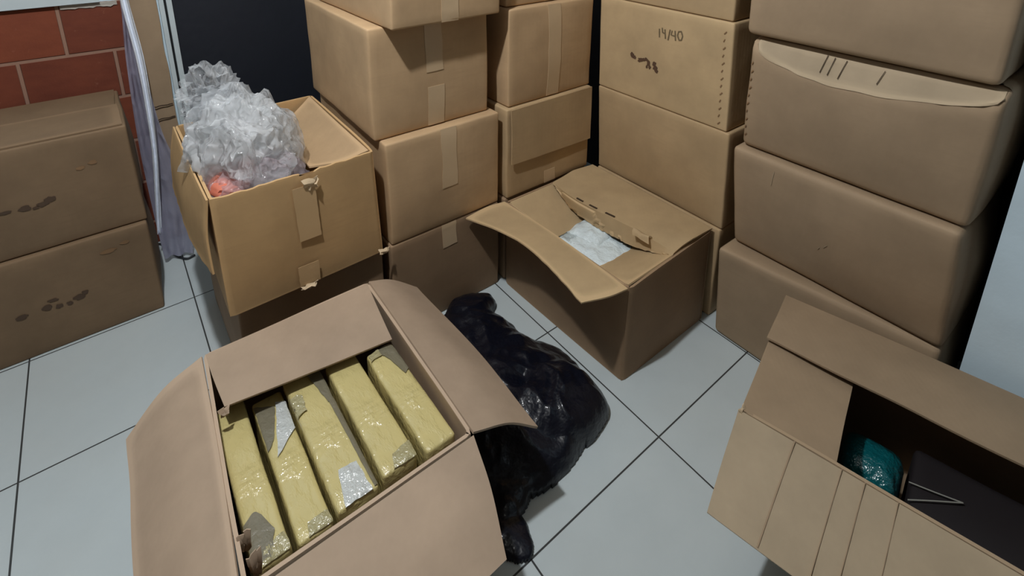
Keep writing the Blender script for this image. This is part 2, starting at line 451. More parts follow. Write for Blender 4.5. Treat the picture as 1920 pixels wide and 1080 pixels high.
# ================================================================== SETTING
fl = struct('floor', -5, 8, -9, 3, -.08, 0, floor_mat())
struct('ceiling', -4.2, 6.2, -8.2, 1.4, 5.75, 5.9, CEILM)
BRICK = brick_mat()
struct('wall_back', -4.2, .96, 1.0, 1.35, 0, 2.265, BRICK)
struct('wall_back_upper', -4.2, .96, 1.0, 1.35, 2.265, 5.75, WALLWHITE)
struct('wall_back_right', 2.62, 6.2, 1.0, 1.35, 0, 5.75, WALLWHITE)
struct('wall_back_pier', .96, 1.19, 1.0, 1.35, 0, 5.75, WALLWHITE)
struct('wall_left', -4.2, -4.0, -8.2, 1.35, 0, 5.75, WALLDIM)
struct('wall_front', -4.2, 6.2, -8.2, -8.0, 0, 5.75, WALLDIM)
struct('wall_right', 4.125, 4.4, -8.0, -4.055, 0, 5.75, WALLWHITE)
struct('wall_right_rear', 5.12, 5.3, -8.0, 1.35, 0, 5.75, simple('gap_shade_wall', (24, 14, 18), .7))  # near-black colour puts the shade of the gap behind the stack into this wall
# white plaster sill above the brick
v, f = boxmesh(-4.2, .80, .955, 1.0, 2.27, 2.36); o = mesh_obj('trim_1', v, f, WHITEPAINT, smooth=False); o['kind'] = 'structure'
# smear of mortar under the sill end
v = []; f = []
P = [[Vector((.55+.36*i/16, .992, 2.262-j/6*(.03+.05*abs(n3((i*.6, 2, 0), 1))*(i/16)-.0)-.0*j)) for j in range(7)] for i in range(17)]
P = [[p+Vector((0, -.012*abs(n3((p.x*20, p.z*30, 0), 1)), 0)) for p in r] for r in P]
v, f = grid_slab(P, .01, (0, -1, 0)); o = mesh_obj('trim_2', v, f, simple('mortar_smear', (176, 170, 160), .9)); o['kind'] = 'structure'

# black door with its white frame
door = mesh_obj('door_1', *boxmesh(1.285, 2.62, 1.02, 1.1, 0, 4.6), BLACKPAINT, smooth=False); door['kind'] = 'structure'
for nme, a, b, y0 in (('trim_3', 1.19, 1.225, .955), ('trim_4', 1.245, 1.285, .965)):
    struct(nme, a, b, y0, 1.3, 0, 4.64, WHITEPAINT)
struct('trim_5', 1.225, 1.245, 1.0, 1.3, 0, 4.64, simple('black_gap_seal', (16, 18, 22), .7))
struct('wall_back_lintel', 1.19, 2.62, 1.0, 1.35, 4.64, 5.75, WALLWHITE)

# ceiling bulb (gives the room's light)
r_ = empty('ceiling_lamp', (LAMP[0], LAMP[1], 5.75), 'bare round bulb in a white holder on the ceiling', 'lamp')
def lathe(prof, c, n=28):
    V = [Vector((c[0]+r*math.cos(2*math.pi*i/n), c[1]+r*math.sin(2*math.pi*i/n), z)) for r, z in prof for i in range(n)]
    F = [(k*n+i, k*n+(i+1) % n, (k+1)*n+(i+1) % n, (k+1)*n+i) for k in range(len(prof)-1) for i in range(n)]
    return V, F+[tuple(reversed(range(n))), tuple((len(prof)-1)*n+i for i in range(n))]
v, f = lathe([(.14, 5.75), (.14, 5.71), (.07, 5.69), (.06, 5.48)], LAMP); mesh_obj('holder', v, f, WHITEPAINT, r_)
gm, N_, L_, b_ = mat('lit_bulb_glass'); b_.inputs['Emission Color'].default_value = (1, .96, .9, 1); b_.inputs['Emission Strength'].default_value = 12
v, f = lathe([(.04, 5.48), (.05, 5.44), (.085, 5.39), (.085, 5.36), (.05, 5.32), (.01, 5.305)], LAMP); mesh_obj('bulb', v, f, gm, r_)

# ================================================================== STACKED BOXES
H = .77; G = .004
def carton(*a, **k): return Carton(*a, **k)
GP = 'boxes of the stack beside the black door'
# --- stack P (beside the black door)
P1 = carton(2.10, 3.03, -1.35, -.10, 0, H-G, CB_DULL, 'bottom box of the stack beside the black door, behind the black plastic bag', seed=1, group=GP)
P2 = carton(2.11, 3.03, -1.35, -.10, H, 2*H-G, CB_WARM, 'taped brown box right of the open box holding plastic film, second from the floor', seed=2, bul={'-y': .02}, group=GP)
P3 = carton(2.08, 2.99, -1.27, -.02, 2*H, 3*H-G, CB_WARM, 'box with two separate tape strips and an overhanging box above, touching the black door', seed=3, bul={'-y': .012}, group=GP, rot=-.012)
P4 = carton(2.16, 3.00, -1.40, -.16, 3*H, 4*H-G, CB_WARM, 'topmost overhanging box of the stack beside the black door, cut by the photo edge', seed=4, rot=.02, group=GP)
P4.patch('tape', '-y', -.06, .07, .0, .40, TAPE, rag=.006)
P3.patch('tape', '-y', -.06, .07, H-.36, H-G-.01, TAPE, rag=.006); P3.patch('tape', '-y', -.055, .075, .01, .30, TAPE, rag=.006)
P2.patch('tape', '-y', -.05, .075, H-.46, H-G-.005, TAPE, rag=.008)
P1.patch('tape', '-y', -.05, .07, H-.2, H-G-.005, TAPE, rag=.006)
# --- stack Q (middle, narrow ends forward)
GQ = 'boxes of the middle stack in the corner'
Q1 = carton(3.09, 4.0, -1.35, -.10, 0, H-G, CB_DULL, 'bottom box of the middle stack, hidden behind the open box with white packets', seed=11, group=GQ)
Q2 = carton(3.10, 4.01, -1.37, -.12, H, 2*H-G, CB_TAN, 'brown box with a loose overlapping front flap, standing behind the open box with white packets', seed=12, group=GQ)
Q3 = carton(3.13, 4.02, -1.34, -.10, 2*H, 3*H-G, CB_WARM, 'box with one full height tape strip, above the box with a loose flap', seed=13, bul={'-y': .02}, group=GQ)
Q4 = carton(3.16, 4.04, -1.27, -.05, 3*H, 4*H-G, CB_WARM, 'topmost box of the middle stack, only its bottom edge visible', seed=14, group=GQ)
Q3.patch('tape', '-y', -.06, .07, .01, H-.01, TAPE, rag=.006)
Q2.patch('tape', '-y', -.06, .06, .01, .12, TAPE, rag=.005)
sheet('hanging_flap', [[(3.125, -1.392, 1.535), (4.0, -1.392, 1.535)], [(3.128, -1.396, 1.3), (4.0, -1.398, 1.28)], [(3.13, -1.398, 1.075), (4.0, -1.402, 1.055)]], CB_TAN, Q2.root, thick=.012, amp=.004, up=(0, -1, 0))
Q4.patch('tape', '-y', -.06, .07, .01, .5, TAPE, rag=.006)
# --- stack R (long sides towards the room)
GR = 'boxes of the printed stack in the far right corner'
R1 = carton(4.09, 5.0, -2.64, -1.42, 0, H-G, CB_TAN, 'bottom box seen as a thin strip right of the open box with white packets', seed=21, group=GR)
R2 = carton(4.10, 5.0, -2.645, -1.42, H, 2*H-G, CB_TAN, 'plain brown box with pale worn top edge, directly under the box with handwriting', seed=22, bul={'-x': .03}, group=GR, top=(-.03, .02))
R3 = carton(4.07, 4.98, -2.60, -1.40, 2*H, 3*H-G, CB_PALE, 'brown box with handwritten number and smudged dark stamp on its long side', seed=23, amp=.004, group=GR, top=(.02, .05))
R4 = carton(4.10, 5.0, -2.53, -1.33, 3*H, 4*H-G, CB_TAN, 'topmost box above the one with handwriting, cut by the top of the photo', seed=24, group=GR)
# handwriting 14/40 and the stamp (a = y offset from centre, towards -y is right in the photo)
def A3(y): return y-(-2.0)
hw = [[(-.005, .600), (-.008, .535)], [(-.030, .612), (-.035, .578), (-.062, .572)], [(-.055, .605), (-.062, .535)],
      [(-.085, .530), (-.100, .612)], [(-.118, .608), (-.110, .575), (-.142, .572)], [(-.142, .612), (-.150, .540)],
      [(-.165, .580), (-.172, .612), (-.195, .618), (-.208, .585), (-.200, .555), (-.180, .550), (-.166, .580)]]
R3.stroke([[(a, z+.012) for a, z in p] for p in hw], '-x', .010, PEN, 'handwriting', label='faint handwritten number')
R3.blots([(.245, .350, .020, .018), (.225, .335, .018, .014), (.175, .318, .012, .010), (.155, .335, .022, .016), (.130, .340, .014, .012), (.105, .345, .018, .012), (.085, .325, .014, .028), (.072, .295, .012, .016), (.098, .288, .010, .014),
          (.030, .330, .016, .022), (.018, .300, .018, .018), (.008, .278, .015, .014), (.034, .292, .01, .008)], '-x', INK, 'stamp_print')
def stitches(C, a, z0, z1, n, name='staple_row'):
    pl = [[(a-.004+.008*(i % 2), z0+(z1-z0)*i/(n-1)), (a+.014, z0+(z1-z0)*i/(n-1)-.020)] for i in range(n)]
    C.stroke(pl, '-x', .008, CB_EDGE, name)
stitches(R3, -.545, .06, .70, 13)
# --- stack S (right)
GS = 'boxes of the leaning stack by the right wall'
S1 = carton(4.00, 4.92, -3.97, -2.74, 0, H-G, CB_GREY, 'bottom box of the leaning stack by the right wall, behind the teal bundle box', seed=31, bul={'-x': .01, '-y': .02}, group=GS, top=(-.10, 0), r=.03, corners={(-1, -1): (.16, 0)})
S2 = carton(4.055, 4.95, -3.97, -2.76, H, 2*H-G, CB_GREY, 'second box from the floor in the leaning stack by the right wall', seed=32, bul={'-x': .035, '-y': .045}, group=GS, top=(-.125, .03), r=.035)
S3 = carton(3.985, 4.90, -3.95, -2.755, 2*H, 3*H-G, CB_GREY, 'box with crushed pale upper edge, third from the floor by the right wall', seed=33, bul={'-x': .035, '-y': .04}, group=GS, top=(-.10, -.02), r=.04, crush=(.075, .17, 0, 0))
S4 = carton(3.88, 4.80, -3.94, -2.74, 3*H, 4*H-G, CB_GREY, 'topmost box of the leaning stack by the right wall, cut by the photo edge', seed=34, bul={'-x': .03}, group=GS, top=(-.05, 0), r=.04)
stitches(S3, .565, .10, .60, 10)
for pl in ([(.17, .735), (.18, .64)], [(.13, .73), (.14, .635)], [(.07, .728), (.085, .63)], [(-.11, .72), (-.095, .65)]): S3.stroke([pl], '-x', .0032, SLIT, 'crease_mark', off=.013)
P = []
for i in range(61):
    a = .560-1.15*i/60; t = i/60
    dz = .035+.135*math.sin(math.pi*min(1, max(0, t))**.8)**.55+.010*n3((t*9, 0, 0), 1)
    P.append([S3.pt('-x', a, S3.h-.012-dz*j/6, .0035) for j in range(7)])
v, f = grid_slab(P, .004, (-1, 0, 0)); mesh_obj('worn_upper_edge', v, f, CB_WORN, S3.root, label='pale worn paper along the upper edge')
for pl in ([(.32, .70), (.335, .60)], [(-.02, .36), (0, .33)], [(.02, .32), (.03, .30)]): S2.stroke([pl], '-x', .004, CB_WORN, 'scratch')
for pl in ([(-.35, .62), (-.35, .585)], [(-.40, .60), (-.39, .57)]): S1.stroke([pl], '-x', .004, CB_WORN, 'scratch')
# --- stack L (left foreground)
GL = 'boxes of the left stack under the brick wall'
L1 = carton(-.44, .80, .02, .92, 0, H-G, CB_VIGNETTE, 'lower box of the left stack under the brick wall, with smudged print', seed=41, bul={'-y': .012, '+x': .05}, group=GL)
L2 = carton(-.43, .81, .05, .93, H, 2*H-G, CB_VIGNETTE, 'upper box of the left stack against the bricks, its top flaps showing', seed=42, bul={'-y': .012, '+x': .03}, group=GL, top=(-.015, 0))
L1.blots([(-.15, .35, .030, .018), (-.02, .36, .028, .020), (-.0+.04, .34, .02, .018), (.10, .335, .018, .014), (.16, .355, .035, .02), (.19, .375, .018, .016), (.02, .40, .03, .012)], '-y', INK2, 'smudged_print')
L2.blots([(-.10, .35, .030, .012), (.0, .345, .030, .018), (.05, .33, .018, .010), (.09, .345, .028, .018), (.13, .365, .028, .020)], '-y', INK2, 'smudged_print')
L2.blots([(.33, .53, .022, .014), (.40, .55, .022, .014)], '-y', CB_EDGE, 'faint_print'); L1.blots([(.37, .63, .045, .016), (.47, .66, .03, .012)], '-y', CB_EDGE, 'faint_print')
sheet('top_flap', [[(-.41, .065, 1.548), (.78, .065, 1.548)], [(-.41, .26, 1.562), (.775, .26, 1.562)], [(-.41, .475, 1.568), (.77, .48, 1.568)]], CB_VIGNETTE, L2.root, thick=.010, seed=5, amp=.006)
sheet('top_flap', [[(-.42, .925, 1.546), (.77, .925, 1.546)], [(-.42, .7, 1.550), (.765, .70, 1.550)], [(-.42, .492, 1.550), (.76, .495, 1.550)]], CB_VIGNETTE, L2.root, thick=.010, seed=6, amp=.006)

# ================================================================== BOX M + OPEN BOX O (plastic film)
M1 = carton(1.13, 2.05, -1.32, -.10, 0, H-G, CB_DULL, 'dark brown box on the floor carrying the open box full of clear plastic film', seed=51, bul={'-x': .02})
ob = empty('open_cardboard_box', (1.565, -.76, H), 'open box filled with crumpled clear plastic film, standing beside the black door', 'box')
OC = [(1.085, -1.385), (2.045, -1.365), (2.05, -.13), (1.10, -.13)]
def rim_o(p):
    d = 0
    if p.y < -1.3: d = -.02*abs(n3((p.x*9, 0, 0), 1)) - .045*math.exp(-((p.x-1.60)/.035)**2)
    return p+Vector((0, 0, d))
open_shell('body', OC, H+.004, 1.535, CB_OCHRE, ob, seed=61, bow=(.012, .01, .01, .0), rimfn=rim_o, top=[(1.08, -1.37), (2.02, -1.375), (2.03, -.15), (1.07, -.17)], nseg=30)
sheet('side_flap', [[(1.065, -1.37, 1.54), (1.055, -.8, 1.545), (1.055, -.19, 1.54)], [(1.035, -1.37, 1.33), (1.0, -.8, 1.34), (1.01, -.19, 1.34)], [(1.035, -1.385, 1.09), (.985, -.9, 1.10), (.99, -.2, 1.10)]],
      CB_OCHRE, ob, up=(-1, 0, 0), seed=7, rag=.006)
sheet('inner_flap', [[(2.0, -1.33, 1.53), (1.995, -.75, 1.54), (2.0, -.19, 1.545)], [(1.84, -1.25, 1.47), (1.86, -.75, 1.45), (1.87, -.22, 1.46)], [(1.66, -1.18, 1.46), (1.71, -.75, 1.36), (1.73, -.26, 1.36)]],
      CB_WARM, ob, seed=8, amp=.012, freq=2.2, rag=.006)
# tapes on its front
def front_tape(x0, x1, z0, z1, sk=0, name='tape', m=TAPE, par=None, y=-1.385):
    P = [[Vector((x0+(x1-x0)*i/5+sk*j/8+.003*n3((i*2, j*2, 0), .7), y-.016+.0012*n3((i, j, 2), .9), z0+(z1-z0)*j/8)) for j in range(9)] for i in range(6)]
    v, f = grid_slab(P, .002, (0, -1, 0)); mesh_obj(name, v, f, m, par or ob)
front_tape(1.505, 1.635, 1.10, 1.46, -.01, m=TAPE2); front_tape(1.475, 1.60, .79, .93, m=TAPE2)
# torn liner scraps
def scrap(x, y, z, sx, sz, parent, seed, m=WORN, up=(0, -1, 0)):
    P = [[Vector((x+sx*(i/5-.5)*(1-.5*j/4)+.25*sx*n3((i, j, seed), .8), y-.012*math.sin(j*.9)+.2*sx*n3((i, j, seed+4), .7), z-sz*j/4+.2*sz*n3((j, i, seed), .8))) for j in range(5)] for i in range(6)]
    v, f = grid_slab(P, .004, up); mesh_obj('torn_scrap', v, f, m, parent)
scrap(1.60, -1.405, 1.50, .11, .07, ob, 3); scrap(1.53, -1.412, .80, .11, .035, ob, 9); scrap(2.03, -1.40, .82, .08, .05, ob, 14)

# crumpled film inside box O
def crumple(name, c, rad, m, parent, seed, sub=5, amp=.35, fr=2.6, sharp=1, zmin=None, clampx=None, clampy=None, ztop=1.53, label=None):
    import bmesh
    bm = bmesh.new(); bmesh.ops.create_icosphere(bm, subdivisions=sub, radius=1)
    V = []
    for vv in bm.verts:
        d = vv.co.normalized()
        r1 = 1-abs(n3(d, fr, seed))*2.0; r2 = 1-abs(n3(d, fr*2.3, seed+5))*2; r3 = n3(d, fr*5.5, seed+8)
        k = 1+amp*(r1-.55)+amp*.28*(r2-.5)+amp*.06*r3
        p = Vector((c[0]+d.x*rad[0]*k, c[1]+d.y*rad[1]*k, c[2]+d.z*rad[2]*k))
        if clampx and p.z < ztop: p.x = max(clampx[0], min(clampx[1], p.x))
        if clampy and p.z < ztop: p.y = max(clampy[0], min(clampy[1], p.y))
        V.append(p)
    F = [tuple(x.index for x in ff.verts) for ff in bm.faces]; bm.free()
    return mesh_obj(name, V, F, m, parent, angle=60, label=label)
pf = empty('plastic_film_bundle', (1.40, -.85, H+.03), 'crumpled heap of clear and milky plastic film overflowing the open box by the black door', 'plastic film')
crumple('clear_film', (1.36, -.84, 1.50), (.30, .42, .40), FILM, pf, 3, amp=.42, fr=1.5, clampx=(1.11, 1.95), clampy=(-1.34, -.2), ztop=1.5)
crumple('milky_film', (1.33, -.86, 1.56), (.25, .34, .30), FILM_DENSE, pf, 12, amp=.40, fr=1.6)
crumple('milky_film', (1.50, -.72, 1.50), (.20, .30, .28), FILM_DENSE, pf, 21, amp=.4, fr=1.6)
crumple('pink_tinted_film', (1.38, -1.12, 1.36), (.26, .20, .24), FILM_PINK, pf, 31, amp=.3, fr=1.7, clampx=(1.11, 1.9), clampy=(-1.34, -.2), ztop=1.5)
crumple('clear_film', (1.27, -.56, 1.83), (.15, .15, .17), FILM, pf, 44, amp=.8, fr=1.7)
oi = crumple('orange_bag', (1.22, -1.10, 1.455), (.11, .14, .06), ORANGE, None, 55, sub=3, amp=.2); tag(oi, 'orange item showing through the clear film in the open box by the black door', 'bag')
oi2 = crumple('orange_bag', (1.33, -1.10, 1.53), (.05, .06, .06), ORANGE, None, 58, sub=3, amp=.2); tag(oi2, 'smaller orange scrap under the film, right of the bigger orange item', 'bag')

# ================================================================== FRONT OPEN BOX F (yellow packages)
fb = empty('open_cardboard_box', (1.365, -2.19, 0), 'large open pinkish brown box holding upright yellow wrapped packages, in the foreground', 'box')
FT = [(.842, -2.79), (1.80, -2.80), (1.83, -1.585), (.915, -1.575)]
open_shell('body', [(.85, -2.79), (1.80, -2.80), (1.83, -1.60), (.905, -1.58)], 0.003, H, CB_PINK, fb, top=FT, seed=71, bow=(.0, .015, .0, .01))
sheet('left_flap', [[(.832, -2.79, .772), (.875, -2.2, .775), (.905, -1.58, .772)], [(.68, -2.80, .70), (.70, -2.2, .72), (.72, -1.61, .71)], [(.51, -2.82, .56), (.53, -2.25, .60), (.545, -1.70, .60)]], CB_PINK, fb, seed=72, amp=.008)
sheet('right_flap', [[(1.808, -2.80, .772), (1.825, -2.2, .772), (1.838, -1.585, .772)], [(2.0, -2.82, .70), (2.01, -2.2, .70), (1.99, -1.57, .70)], [(2.165, -2.84, .57), (2.185, -2.25, .57), (2.16, -1.60, .57)]], CB_PINK, fb, seed=73, amp=.006)
sheet('back_flap', [[(.925, -1.585, .775), (1.82, -1.60, .775)], [(.93, -1.76, .765), (1.79, -1.83, .765)], [(.945, -1.935, .735), (1.765, -2.055, .735)]], CB_PINK, fb, seed=74, amp=.005)
sheet('front_flap', [[(.86, -2.805, .772), (1.80, -2.812, .772)], [(.88, -3.02, .72), (1.75, -3.02, .72)], [(.90, -3.22, .63), (1.68, -3.215, .63)]], CB_PINK, fb, seed=75, amp=.006)
scrap(.885, -2.60, .785, .05, .10, fb, 5, CB_PINK, up=(0, 0, 1)); scrap(.90, -2.69, .775, .05, .12, fb, 8, CB_PINK, up=(0, 0, 1))
scrap(.935, -1.95, .745, .05, .05, fb, 11, CB_PINK, up=(0, 0, 1))

PK = 'yellow wrapped packages in the front open box'
def package(x0, x1, y0, y1, ztop, label, seed, rot=0, hh=.60, tilt=(0, 0)):
    return Carton(x0, x1, y0, y1, ztop-hh, ztop, YEL, label, seed=seed, r=.016, amp=.007, rot=rot, name='wrapped_package', cat='package', group=PK, n=14,
                  part='wrapped_block', top=tilt, sag=-.004, bul={'-y': .008})
k1 = package(.895, 1.035, -2.64, -1.80, .60, 'leftmost yellow package in the front open box, grey tape patch at its near end', 81)
k2 = package(1.06, 1.205, -2.65, -1.86, .595, 'second yellow package from the left, silver film torn at its far end', 82)
k3 = package(1.22, 1.405, -2.66, -1.86, .64, 'third yellow package from the left, widest, its crumpled near corner painted with white reflection', 83, rot=0)
k4 = package(1.425, 1.59, -2.66, -1.93, .66, 'fourth yellow package from the left, between the grey tape strip and the rightmost package', 84)
k5 = package(1.62, 1.775, -2.70, -2.03, .69, 'rightmost yellow package in the front open box, brown film folded over its far corner', 85)
def tpatch(k, name, poly, m, off=.006, label=None, rag=.006):
    """irregular patch on the top face: poly rows (a, y) grid corners [[p00,p01..],[..]]"""
    rows = [[Vector((p[0], p[1], 0)) for p in r] for r in poly]; P = []
    for i in range(13):
        row = []
        for j in range(13):
            s_ = j/12; cs = [catmull(r, s_) if len(r) > 2 else r[0].lerp(r[1], s_) for r in rows]
            q = catmull(cs, i/12) if len(cs) > 2 else cs[0].lerp(cs[1], i/12)
            e = rag if (i in (0, 12) or j in (0, 12)) else 0
            q = q+Vector((n3(q, 25, 3), n3(q, 25, 6), 0))*e
            x = max(-k.w/2+.004, min(k.w/2-.004, q.x)); y = max(-k.l/2+.004, min(k.l/2-.004, q.y))
            p = k.f(x, y, k.h, off+.004*abs(n3((x, y, 0), 30, k.seed))); row.append(p)
        P.append(row)
    v, f = grid_slab(P, .003); return mesh_obj(name, v, f, m, k.root, label=label)
tpatch(k1, 'tape_patch', [[(-.065, -.22), (-.068, -.41)], [(-.01, -.20), (-.02, -.40)], [(.035, -.31), (.0, -.41)]], DUCT, label='grey tape patch')
tpatch(k1, 'clear_film_patch', [[(-.02, -.36), (-.04, -.418)], [(.065, -.34), (.065, -.418)]], SILV)
tpatch(k2, 'tape_patch', [[(-.068, .36), (-.068, .08)], [(-.02, .33), (-.045, .10)], [(.02, .30), (-.03, .12)]], DUCT, label='grey tape patch')
tpatch(k2, 'film_and_glare_patch', [[(.03, .32), (-.04, .02)], [(.068, .30), (.066, .12)]], FILM_GLARE, .009, label='silver torn film')
tpatch(k2, 'clear_film_patch', [[(-.02, -.34), (-.03, -.39)], [(.068, -.33), (.068, -.39)]], SILV)
tpatch(k3, 'tape_patch', [[(.02, .385), (.06, .12)], [(.085, .385), (.088, .14)]], DUCT, label='grey tape patch')
tpatch(k3, 'tape_strip', [[(.062, .14), (.074, -.39)], [(.089, .14), (.089, -.39)]], DUCT, rag=.002)
tpatch(k3, 'film_and_glare_patch', [[(-.03, -.24), (-.06, -.395)], [(.055, -.25), (.06, -.395)]], FILM_GLARE, .010, label='silver crumpled film patch')  # white colour paints the light reflected off this crumpled corner
tpatch(k3, 'torn_film', [[(-.09, .26), (-.09, .12)], [(-.03, .24), (-.05, .14)]], SILV, .012, rag=.015)
tpatch(k4, 'clear_film_patch', [[(-.01, -.30), (-.03, -.36)], [(.078, -.28), (.078, -.36)]], SILV, .008)
tpatch(k5, 'tape_patch', [[(-.05, .30), (-.01, .325)], [(.0, .27), (.06, .328)], [(.045, .10), (.075, .12)]], DUCT, label='brown film patch')
tpatch(k5, 'clear_film_patch', [[(-.07, .31), (-.07, .27)], [(-.01, .325), (-.01, .28)]], SILV, .01)

# ================================================================== CENTRE OPEN BOX C (white packets)
cb_ = empty('open_cardboard_box', (3.565, -2.0, 0), 'half-open brown box with white packets inside, standing in the middle before the corner stacks', 'box')
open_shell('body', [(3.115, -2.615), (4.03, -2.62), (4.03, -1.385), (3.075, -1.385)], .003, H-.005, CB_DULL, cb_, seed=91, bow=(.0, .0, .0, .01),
           top=[(3.10, -2.63), (4.045, -2.60), (4.045, -1.385), (3.07, -1.385)])
sheet('left_flap', [[(3.085, -2.625, .772), (3.085, -2.0, .785), (3.065, -1.385, .772)], [(2.94, -2.60, .775), (2.95, -2.0, .80), (2.90, -1.36, .775)],
                    [(2.775, -2.525, .765), (2.80, -2.26, .80), (2.815, -1.98, .815), (2.77, -1.65, .80), (2.70, -1.37, .765)]], CB_PALE, cb_, seed=92, amp=.006, rag=.006)
def fold_row(l): return l
free = [(3.54, -1.42, .775), (3.525, -1.515, .765), (3.53, -1.606, .70), (3.52, -1.721, .67), (3.535, -1.83, .66), (3.532, -1.973, .655), (3.537, -2.11, .655), (3.55, -2.235, .66), (3.558, -2.397, .69), (3.57, -2.60, .772)]
fold = [(3.56, -1.41, .785), (3.535, -1.50, .788), (3.51, -1.65, .795), (3.505, -1.767, .80), (3.514, -1.868, .80), (3.526, -1.968, .80), (3.545, -2.08, .80), (3.556, -2.18, .80), (3.572, -2.355, .80), (3.585, -2.60, .782)]
ys_ = [-1.40, -1.53, -1.66, -1.79, -1.92, -2.05, -2.18, -2.31, -2.44, -2.60]
mid = [(3.80, y, .80+.006*math.sin(y*9)) for y in ys_]
hin = [(4.05, y, .782) for y in ys_]
sheet('right_flap', [hin, mid, fold, free], CB_PALE, cb_, nu=18, nv=60, seed=93, amp=.008, freq=5, linear_rows=True, rag=.016)
# slots along the fold
for (a, b) in ((.30, .37), (.44, .52), (.60, .68)):
    pa = [catmull([Vector(p) for p in fold], a+(b-a)*i/6)+Vector((.012, 0, .009)) for i in range(7)]
    P = [[p+Vector((-.004, 0, 0)) for p in pa], [p+Vector((.009, 0, .0)) for p in pa]]
    v, f = grid_slab(P, .004); mesh_obj('slot', v, f, SLIT, cb_)
sheet('crumpled_edge', [[(3.575, -2.28, .80), (3.585, -2.42, .80)], [(3.54, -2.29, .825), (3.555, -2.41, .82)], [(3.50, -2.30, .79), (3.52, -2.43, .78)]], CB_PALE, cb_, seed=94, amp=.02, freq=12)
sheet('front_inner_flap', [[(3.12, -2.60, .768), (4.0, -2.59, .768)], [(3.13, -2.42, .69), (3.98, -2.42, .69)], [(3.14, -2.225, .60), (3.96, -2.225, .60)]], CB_PALE, cb_, seed=95, amp=.004)
sheet('back_inner_flap', [[(3.10, -1.41, .768), (4.0, -1.41, .768)], [(3.11, -1.60, .69), (3.98, -1.60, .68)], [(3.12, -1.80, .60), (3.96, -1.80, .59)]], CB_PALE, cb_, seed=96, amp=.004)
sheet('side_liner', [[(3.10, -2.58, .768), (3.09, -1.42, .768)], [(3.18, -2.40, .69), (3.16, -1.60, .69)], [(3.265, -2.24, .605), (3.25, -1.78, .61)]], CB_PALE, cb_, seed=97, amp=.003)
def pillow(name, c, sx, sy, sz, rot, m, label, group, seed, roll=0):
    V = []; F = []; nx, ny = 22, 16; M_ = Matrix.Rotation(rot, 3, 'Z') @ Matrix.Rotation(roll, 3, 'Y')
    for sgn in (1, -1):
        for i in range(nx+1):
            for j in range(ny+1):
                u, v_ = 2*i/nx-1, 2*j/ny-1; e = (max(0, 1-abs(u)**3.2)*max(0, 1-abs(v_)**3.2))**.5
                z = sgn*sz/2*e*(1+.28*n3((u*2, v_*2, 0), 1.5, seed)) + .012*n3((u*3, v_*3, 1), 1.5, seed)
                p = M_ @ Vector((sx/2*u, sy/2*v_, z)); V.append(Vector(c)+p)
    K = (nx+1)*(ny+1)
    for i in range(nx):
        for j in range(ny):
            a = i*(ny+1)+j; F.append((a, a+ny+1, a+ny+2, a+1)); F.append((K+a, K+a+1, K+a+ny+2, K+a+ny+1))
    o = mesh_obj(name, V, F, m, loc=(c[0], c[1], c[2]-sz/2), angle=70); return tag(o, label, 'packet', group)
GW = 'white packets in the half-open centre box'
pillow('white_packet', (3.43, -2.06, .572), .42, .56, .10, .0, WHITEPK, 'nearer white packet in the half-open centre box', GW, 3)
pillow('white_packet', (3.56, -1.93, .60), .40, .30, .11, .1, WHITEPK, 'farther white packet tucked under the right flap of the centre box', GW, 8)
pillow('white_packet', (3.52, -2.05, .47), .7, .6, .09, .0, WHITEPK, 'lowest white packet under the other two in the centre box', GW, 12)
P = [[Vector((3.27+.10*i/8, -1.82-.14*j/8, .615+.015*n3((i, j, 0), .6))) for j in range(9)] for i in range(9)]
v, f = grid_slab(P, .003); tag(mesh_obj('clear_bag', v, f, CLEAR, loc=(3.32, -1.89, .61)), 'clear plastic bag corner poking out left of the white packets', 'bag')

# ================================================================== RIGHT OPEN BOX G (teal bundle)
gb = empty('open_cardboard_box', (3.46, -4.0, 0), 'long open box at the lower right with a teal bundle inside', 'box')
ux = Vector((.972, .235, 0)).normalized(); uy = Vector((.205, -.979, 0)).normalized(); NL = Vector((2.88, -3.49, 0))
def g(a, b, z=0): return tuple(NL + ux*a + uy*b + Vector((0, 0, z)))
gw, gl = .955, 1.25
def c2(a, b): return g(a, b)[:2]
open_shell('body', [c2(.02, gl), c2(gw-.03, gl), c2(gw-.03, .02), c2(.02, .02)], .003, H, CB_GREY, gb, seed=101, bow=(0, 0, 0, 0),
           top=[c2(0, gl), c2(gw, gl), c2(gw, 0), c2(0, 0)])
sheet('back_flap', [[g(gw, -.01, .775), g(gw, .6, .78), g(gw, gl, .775)], [g(gw-.23, -.01, .80), g(gw-.23, .6, .81), g(gw-.23, gl, .81)], [g(gw-.455, -.01, .80), g(gw-.465, .6, .805), g(gw-.47, gl, .81)]], CB_GREY, gb, seed=102, amp=.006)
sheet('side_flap', [[g(.0, .0, .772), g(gw-.01, .0, .772)], [g(.01, .2, .765), g(gw-.01, .2, .758)], [g(.02, .40, .755), g(gw-.02, .40, .745)]], CB_GREY, gb, seed=103, amp=.004)
sheet('front_flap', [[g(-.008, -.01, .772), g(-.008, .6, .772), g(-.008, gl, .772)], [g(-.22, -.005, .70), g(-.22, .6, .70), g(-.22, gl, .70)], [g(-.425, .0, .60), g(-.42, .6, .60), g(-.42, gl, .60)]], CB_PALEG, gb, seed=104, amp=.010, freq=2.4)
